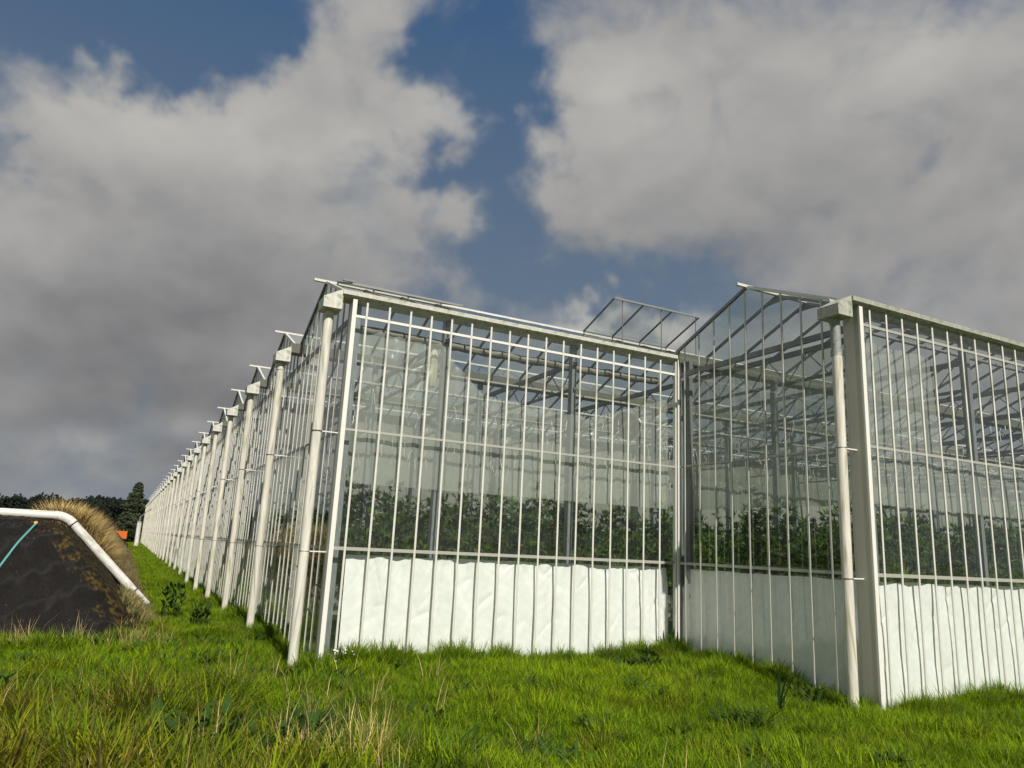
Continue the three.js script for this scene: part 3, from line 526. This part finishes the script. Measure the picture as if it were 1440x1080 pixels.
  // tall dry grass on the bank behind the pipe
  const reed = tuft(26, 0.16, 0.45, 0.95, 0.012, 0.15, 0.75, [...STRAW, ...STRAW, [0.36, 0.26, 0.10]]), it = [];
  for (let i = 0; i < 1900; i++) { const z = -9.0 - 16 * Math.pow(R(), 1.4), x = rr(-4.35, -2.9) + 0.15 * n2(z * 0.3, 2); const e = emb(x, z); if (e < 0.9) continue; const v = rr(0.75, 1.15), s = (0.85 + 0.2 * n2(x * 0.8, z * 0.4)) * sst(-2.6, -3.5, x) * sst(-4.6, -4.0, x); if (s < 0.3) continue; it.push([x, ground(x, z) + e - 0.03, z, rr(0, 6.28), 1, s * rr(0.7, 1.05), v, v, v, rr(-0.2, 0.2), rr(-0.2, 0.2)]); }
  scatter('dry_reed_grass', reed, M.straw, it, 'tall golden dry grass on the basin bank behind the pipe');
  const low = tuft(18, 0.12, 0.06, 0.2, 0.009, 0.3, 1.2, [...OLIVE, STRAW[1], [0.09, 0.06, 0.02]]), lo = [];
  for (let i = 0; i < 5200; i++) { const z = -8.6 - 50 * Math.pow(R(), 1.6), x = rr(-3.6, BX + 0.1), e = emb(x, z), v = rr(0.6, 1.0); lo.push([x, ground(x, z) + e - 0.01, z, rr(0, 6.28), 1.1, rr(0.6, 1.3), v, v * 0.9, v, rr(-0.3, 0.3), rr(-0.3, 0.3)]); }
  for (let i = 0; i < 900; i++) { const z = -3.6 - 4.8 * R(), x = BX - 0.55 * Math.pow(R(), 2), e = emb(x, z), v = rr(0.7, 1.1); lo.push([x, ground(x, z) + e - 0.01, z, rr(0, 6.28), 1, rr(0.6, 1.2), v, v, v, rr(-0.3, 0.3), rr(-0.3, 0.3)]); }
  scatter('bank_grass', low, M.straw, lo, 'short brownish growth on the side of the basin bank');
}

// ---------------------------------------------------------------- weeds
function weed(name, label, x, z, n, len, wid, lift, col, flowers, tall = 0.1, spread = 0.04) {
  const g = new THREE.Group(); g.position.set(x, ground(x, z) - 0.01, z);
  const leaf = (L0, w0) => { const pos = [], idx = [], c = [], m = 6; for (let i = 0; i <= m; i++) { const t = i / m, w = w0 * Math.sin(Math.PI * Math.pow(t, 0.75)) * 0.5 + 0.004 * (1 - t), y = L0 * (lift * t - 0.45 * t * t), o = L0 * t * 0.85; for (const q of [-1, 0, 1]) { pos.push(o, y - (q ? 0 : 0.12 * w), q * w); const v = 1 + 0.15 * n2(t * 9, q * 3); c.push(col[0] * v, col[1] * v, col[2] * v); } } for (let i = 0; i < m; i++) for (let q = 0; q < 2; q++) { const a = i * 3 + q; idx.push(a, a + 1, a + 3, a + 1, a + 4, a + 3); } const q = new THREE.BufferGeometry(); q.setAttribute('position', new THREE.Float32BufferAttribute(pos, 3)); q.setAttribute('color', new THREE.Float32BufferAttribute(c, 3)); q.setIndex(idx); q.computeVertexNormals(); return q; };
  const shapes = [leaf(len, wid), leaf(len * 0.8, wid * 0.85), leaf(len * 0.6, wid * 0.7)];
  for (let i = 0; i < n; i++) { const m = part('leaf', shapes[i % 3], M.leaf, g); m.rotation.set(0, rr(0, 6.28), rr(-0.1, 0.45)); m.position.set(rr(-spread, spread), rr(0, tall), rr(-spread, spread)); m.scale.setScalar(rr(0.75, 1.2)); }
  if (flowers) for (let i = 0; i < flowers; i++) { const a = rr(0, 6.28), d = rr(0, 0.16), y = rr(0.12, 0.3); part('flower', new THREE.IcosahedronGeometry(rr(0.010, 0.017), 0), std(lin(0.8, 0.8, 0.76), 0.7), g).position.set(Math.cos(a) * d, y, Math.sin(a) * d); part('stem', beamG([Math.cos(a) * d * 0.4, 0, Math.sin(a) * d * 0.4], [Math.cos(a) * d, y, Math.sin(a) * d], 0.004, 0.004), std(lin(0.06, 0.1, 0.02), 0.7), g); }
  return top(g, name, label, 'plant', { nettle_plant: 'dark weeds in the path', dock_plant: 'broad-leaved weeds in the foreground', leafy_weed: 'weeds along the foot of the walls' }[name]);
}
weed('flowering_weed', 'bushy weed with small white flowers at the galvanised corner post', 0.28, 0.17, 46, 0.10, 0.03, 1.4, [0.06, 0.12, 0.02], 46, 0.22, 0.12);
weed('nettle_plant', 'dark leafy weed growing in the path between bank and glass wall', -1.2, -4.4, 130, 0.13, 0.05, 1.2, [0.045, 0.09, 0.015], 0, 0.5, 0.16);
weed('nettle_plant', 'dark leafy weed just below the end of the white basin pipe', -1.55, -6.2, 150, 0.14, 0.055, 1.2, [0.045, 0.085, 0.015], 0, 0.75, 0.2);
weed('dock_plant', 'large broad-leaved dark green weed in the dry foreground grass', -1.95, 3.95, 110, 0.20, 0.075, 0.9, [0.05, 0.11, 0.02], 0, 0.28, 0.3);
weed('dock_plant', 'broad-leaved green weed beside the clump of straw stalks', -1.25, 4.2, 80, 0.17, 0.07, 1.0, [0.055, 0.12, 0.02], 0, 0.25, 0.26);
weed('leafy_weed', 'light green leafy weed at the foot of the white sheet', 2.35, 0.28, 60, 0.12, 0.04, 1.2, [0.09, 0.18, 0.02], 0, 0.22, 0.16);
weed('leafy_weed', 'tall green tuft in the inner corner of the recess', 5.95, 0.25, 60, 0.16, 0.025, 2.0, [0.05, 0.11, 0.015], 0, 0.25, 0.14);
weed('sword_plant', 'dark upright sword-leaved plant in the grass before the recess', 4.35, 4.1, 7, 0.34, 0.035, 2.1, [0.03, 0.075, 0.02]);
weed('leafy_weed', 'small spiky weed by the white sheet of the projecting span', 8.6, W + 0.2, 40, 0.14, 0.03, 1.7, [0.07, 0.14, 0.02], 0, 0.2, 0.12);

// ---------------------------------------------------------------- far things
function clump(n, r, s) { const l = []; for (let i = 0; i < n; i++) { const a = rr(0, 6.28), b = rr(-1, 1), d = r * Math.cbrt(R()), q = Math.sqrt(1 - b * b), v = rr(0.7, 1.3); l.push([Math.cos(a) * q * d, b * d, Math.sin(a) * q * d, v]); }
  const pos = [], col = [], idx = []; for (const [x, y, z, v] of l) { const k = pos.length / 3, e = new THREE.Euler(rr(0, 6), rr(0, 6), rr(0, 6)); for (const [p, q] of [[-1, -0.6], [1, -0.5], [0.7, 0.7], [-0.8, 0.6]]) { const w = new THREE.Vector3(p * s, q * s, 0).applyEuler(e); pos.push(x + w.x, y + w.y, z + w.z); col.push(v, v, v); } idx.push(k, k + 1, k + 2, k, k + 2, k + 3); }
  const g = new THREE.BufferGeometry(); g.setAttribute('position', new THREE.Float32BufferAttribute(pos, 3)); g.setAttribute('color', new THREE.Float32BufferAttribute(col, 3)); g.setIndex(idx); g.computeVertexNormals(); return g; }
{
  const it = [];
  for (let i = 0; i < 150; i++) { const x = -170 + 215 * (i / 150) + rr(-1, 1), z = -250 + rr(-14, 14), H = rr(9.2, 11.8) * (0.95 + 0.08 * n2(x * 0.05, 1)), w = rr(3.2, 4.8); for (let k = 0; k < 44; k++) { const t = R(), a = rr(0, 6.28), d = w * Math.sqrt(R()) * (1 - 0.55 * t * t), v = rr(0.75, 1.2); it.push([x + Math.cos(a) * d, 0.5 + t * (H - 1), z + Math.sin(a) * d, rr(0, 6.28), rr(0.8, 1.25), rr(0.8, 1.25), 0.034 * v, 0.046 * v, 0.034 * v]); } }
  scatter('woodland', clump(34, 1.25, 0.34), M.leaf, it, 'dark line of trees on the horizon');
  const bush = []; for (let i = 0; i < 300; i++) { const x = rr(-9, -1.2), z = -118 + rr(-5, 5), v = rr(0.7, 1.2); bush.push([x, rr(0, 1.4), z, rr(0, 6.28), 0.7, 0.7, 0.03 * v, 0.05 * v, 0.014 * v]); }
  scatter('hedge', clump(34, 0.9, 0.18), M.leaf, bush, 'low dark hedge beyond the end of the bank');
}
{ // conifer beyond the end of the long wall
  const t = new THREE.Group(); t.position.set(-1.5, -0.3, -130);
  part('trunk', new THREE.CylinderGeometry(0.05, 0.22, 9, 10).translate(0, 4.5, 0), std(lin(0.06, 0.045, 0.03), 0.9), t);
  const gs = []; const base = [clump(26, 0.5, 0.16), clump(26, 0.42, 0.14)];
  for (let i = 0; i < 520; i++) { const y = 0.6 + 8.9 * Math.pow(R(), 0.9), k = 1 - (y - 0.6) / 9.1, rad = 3.3 * Math.pow(k, 0.8) * (0.75 + 0.45 * n2(y * 0.9, 3)), a = rr(0, 6.28), d = rad * Math.sqrt(R()); gs.push(base[i % 2].clone().rotateY(rr(0, 6)).translate(Math.cos(a) * d - 1.1 * k, y, Math.sin(a) * d)); }
  const g = mergeGeometries(gs); part('crown', g, new THREE.MeshPhysicalMaterial({ color: lin(0.045, 0.06, 0.02), roughness: 0.8, transmission: 0.2, side: THREE.DoubleSide, vertexColors: true }), t);
  top(t, 'conifer_tree', 'dark pointed tree beyond the far end of the glass wall', 'tree');
}
{ // orange trailer and white shed far behind the bank
  const o = new THREE.Group(); o.position.set(-3.4, -0.3, -105), o.rotation.y = 0.1;
  part('body', boxG(-0.95, 0.95, 0.75, 1.75, -1.5, 1.5), std(lin(0.62, 0.13, 0.015), 0.6), o);
  for (let i = 0; i < 5; i++) part('rib', boxG(-0.92 + i * 0.45, -0.88 + i * 0.45, 0.75, 1.95, 1.5, 1.54), std(lin(0.5, 0.10, 0.012), 0.6), o);
  for (const x of [-0.7, 0.7]) part('wheel', new THREE.CylinderGeometry(0.38, 0.38, 0.2, 20).rotateZ(Math.PI / 2).translate(x, 0.4, 0.6), M.rubber, o);
  top(o, 'trailer', 'orange trailer standing far behind the golden dry grass', 'trailer');
  const s = new THREE.Group(); s.position.set(-6.1, -0.3, -125);
  part('wall', boxG(-1.5, 1.5, 0, 2.2, -1.5, 1.5), std(lin(0.6, 0.6, 0.58), 0.7), s);
  const sh = new THREE.Shape(); sh.moveTo(-1.7, 2.2); sh.lineTo(1.7, 2.2); sh.lineTo(0, 2.9); sh.closePath(); part('roof', new THREE.ExtrudeGeometry(sh, { depth: 3.4, bevelEnabled: false }).translate(0, 0, -1.7), std(lin(0.35, 0.35, 0.36), 0.7), s);
  top(s, 'shed', 'small pale shed far behind the golden dry grass', 'shed');
}
{ // white standpipe with an arm to the wall
  const s = new THREE.Group(); s.position.set(-1.30, -0.3, -84);
  part('cylinder', new THREE.CylinderGeometry(0.24, 0.24, 2.9, 20).translate(0, 1.45, 0), M.pvcWhite, s); part('cap', new THREE.CylinderGeometry(0.27, 0.27, 0.12, 20).translate(0, 2.9, 0), M.pvcGrey, s);
  part('riser', boxG(-0.05, 0.05, 2.95, 3.5, -0.05, 0.05), M.galv, s); part('arm', beamG([0, 3.45, 0], [1.25, 4.7, 0], 0.08, 0.08), M.galv, s);
  top(s, 'standpipe', 'white upright cylinder with slanting arm by the far end of the wall', 'standpipe');
}
renderer.render(scene, camera);
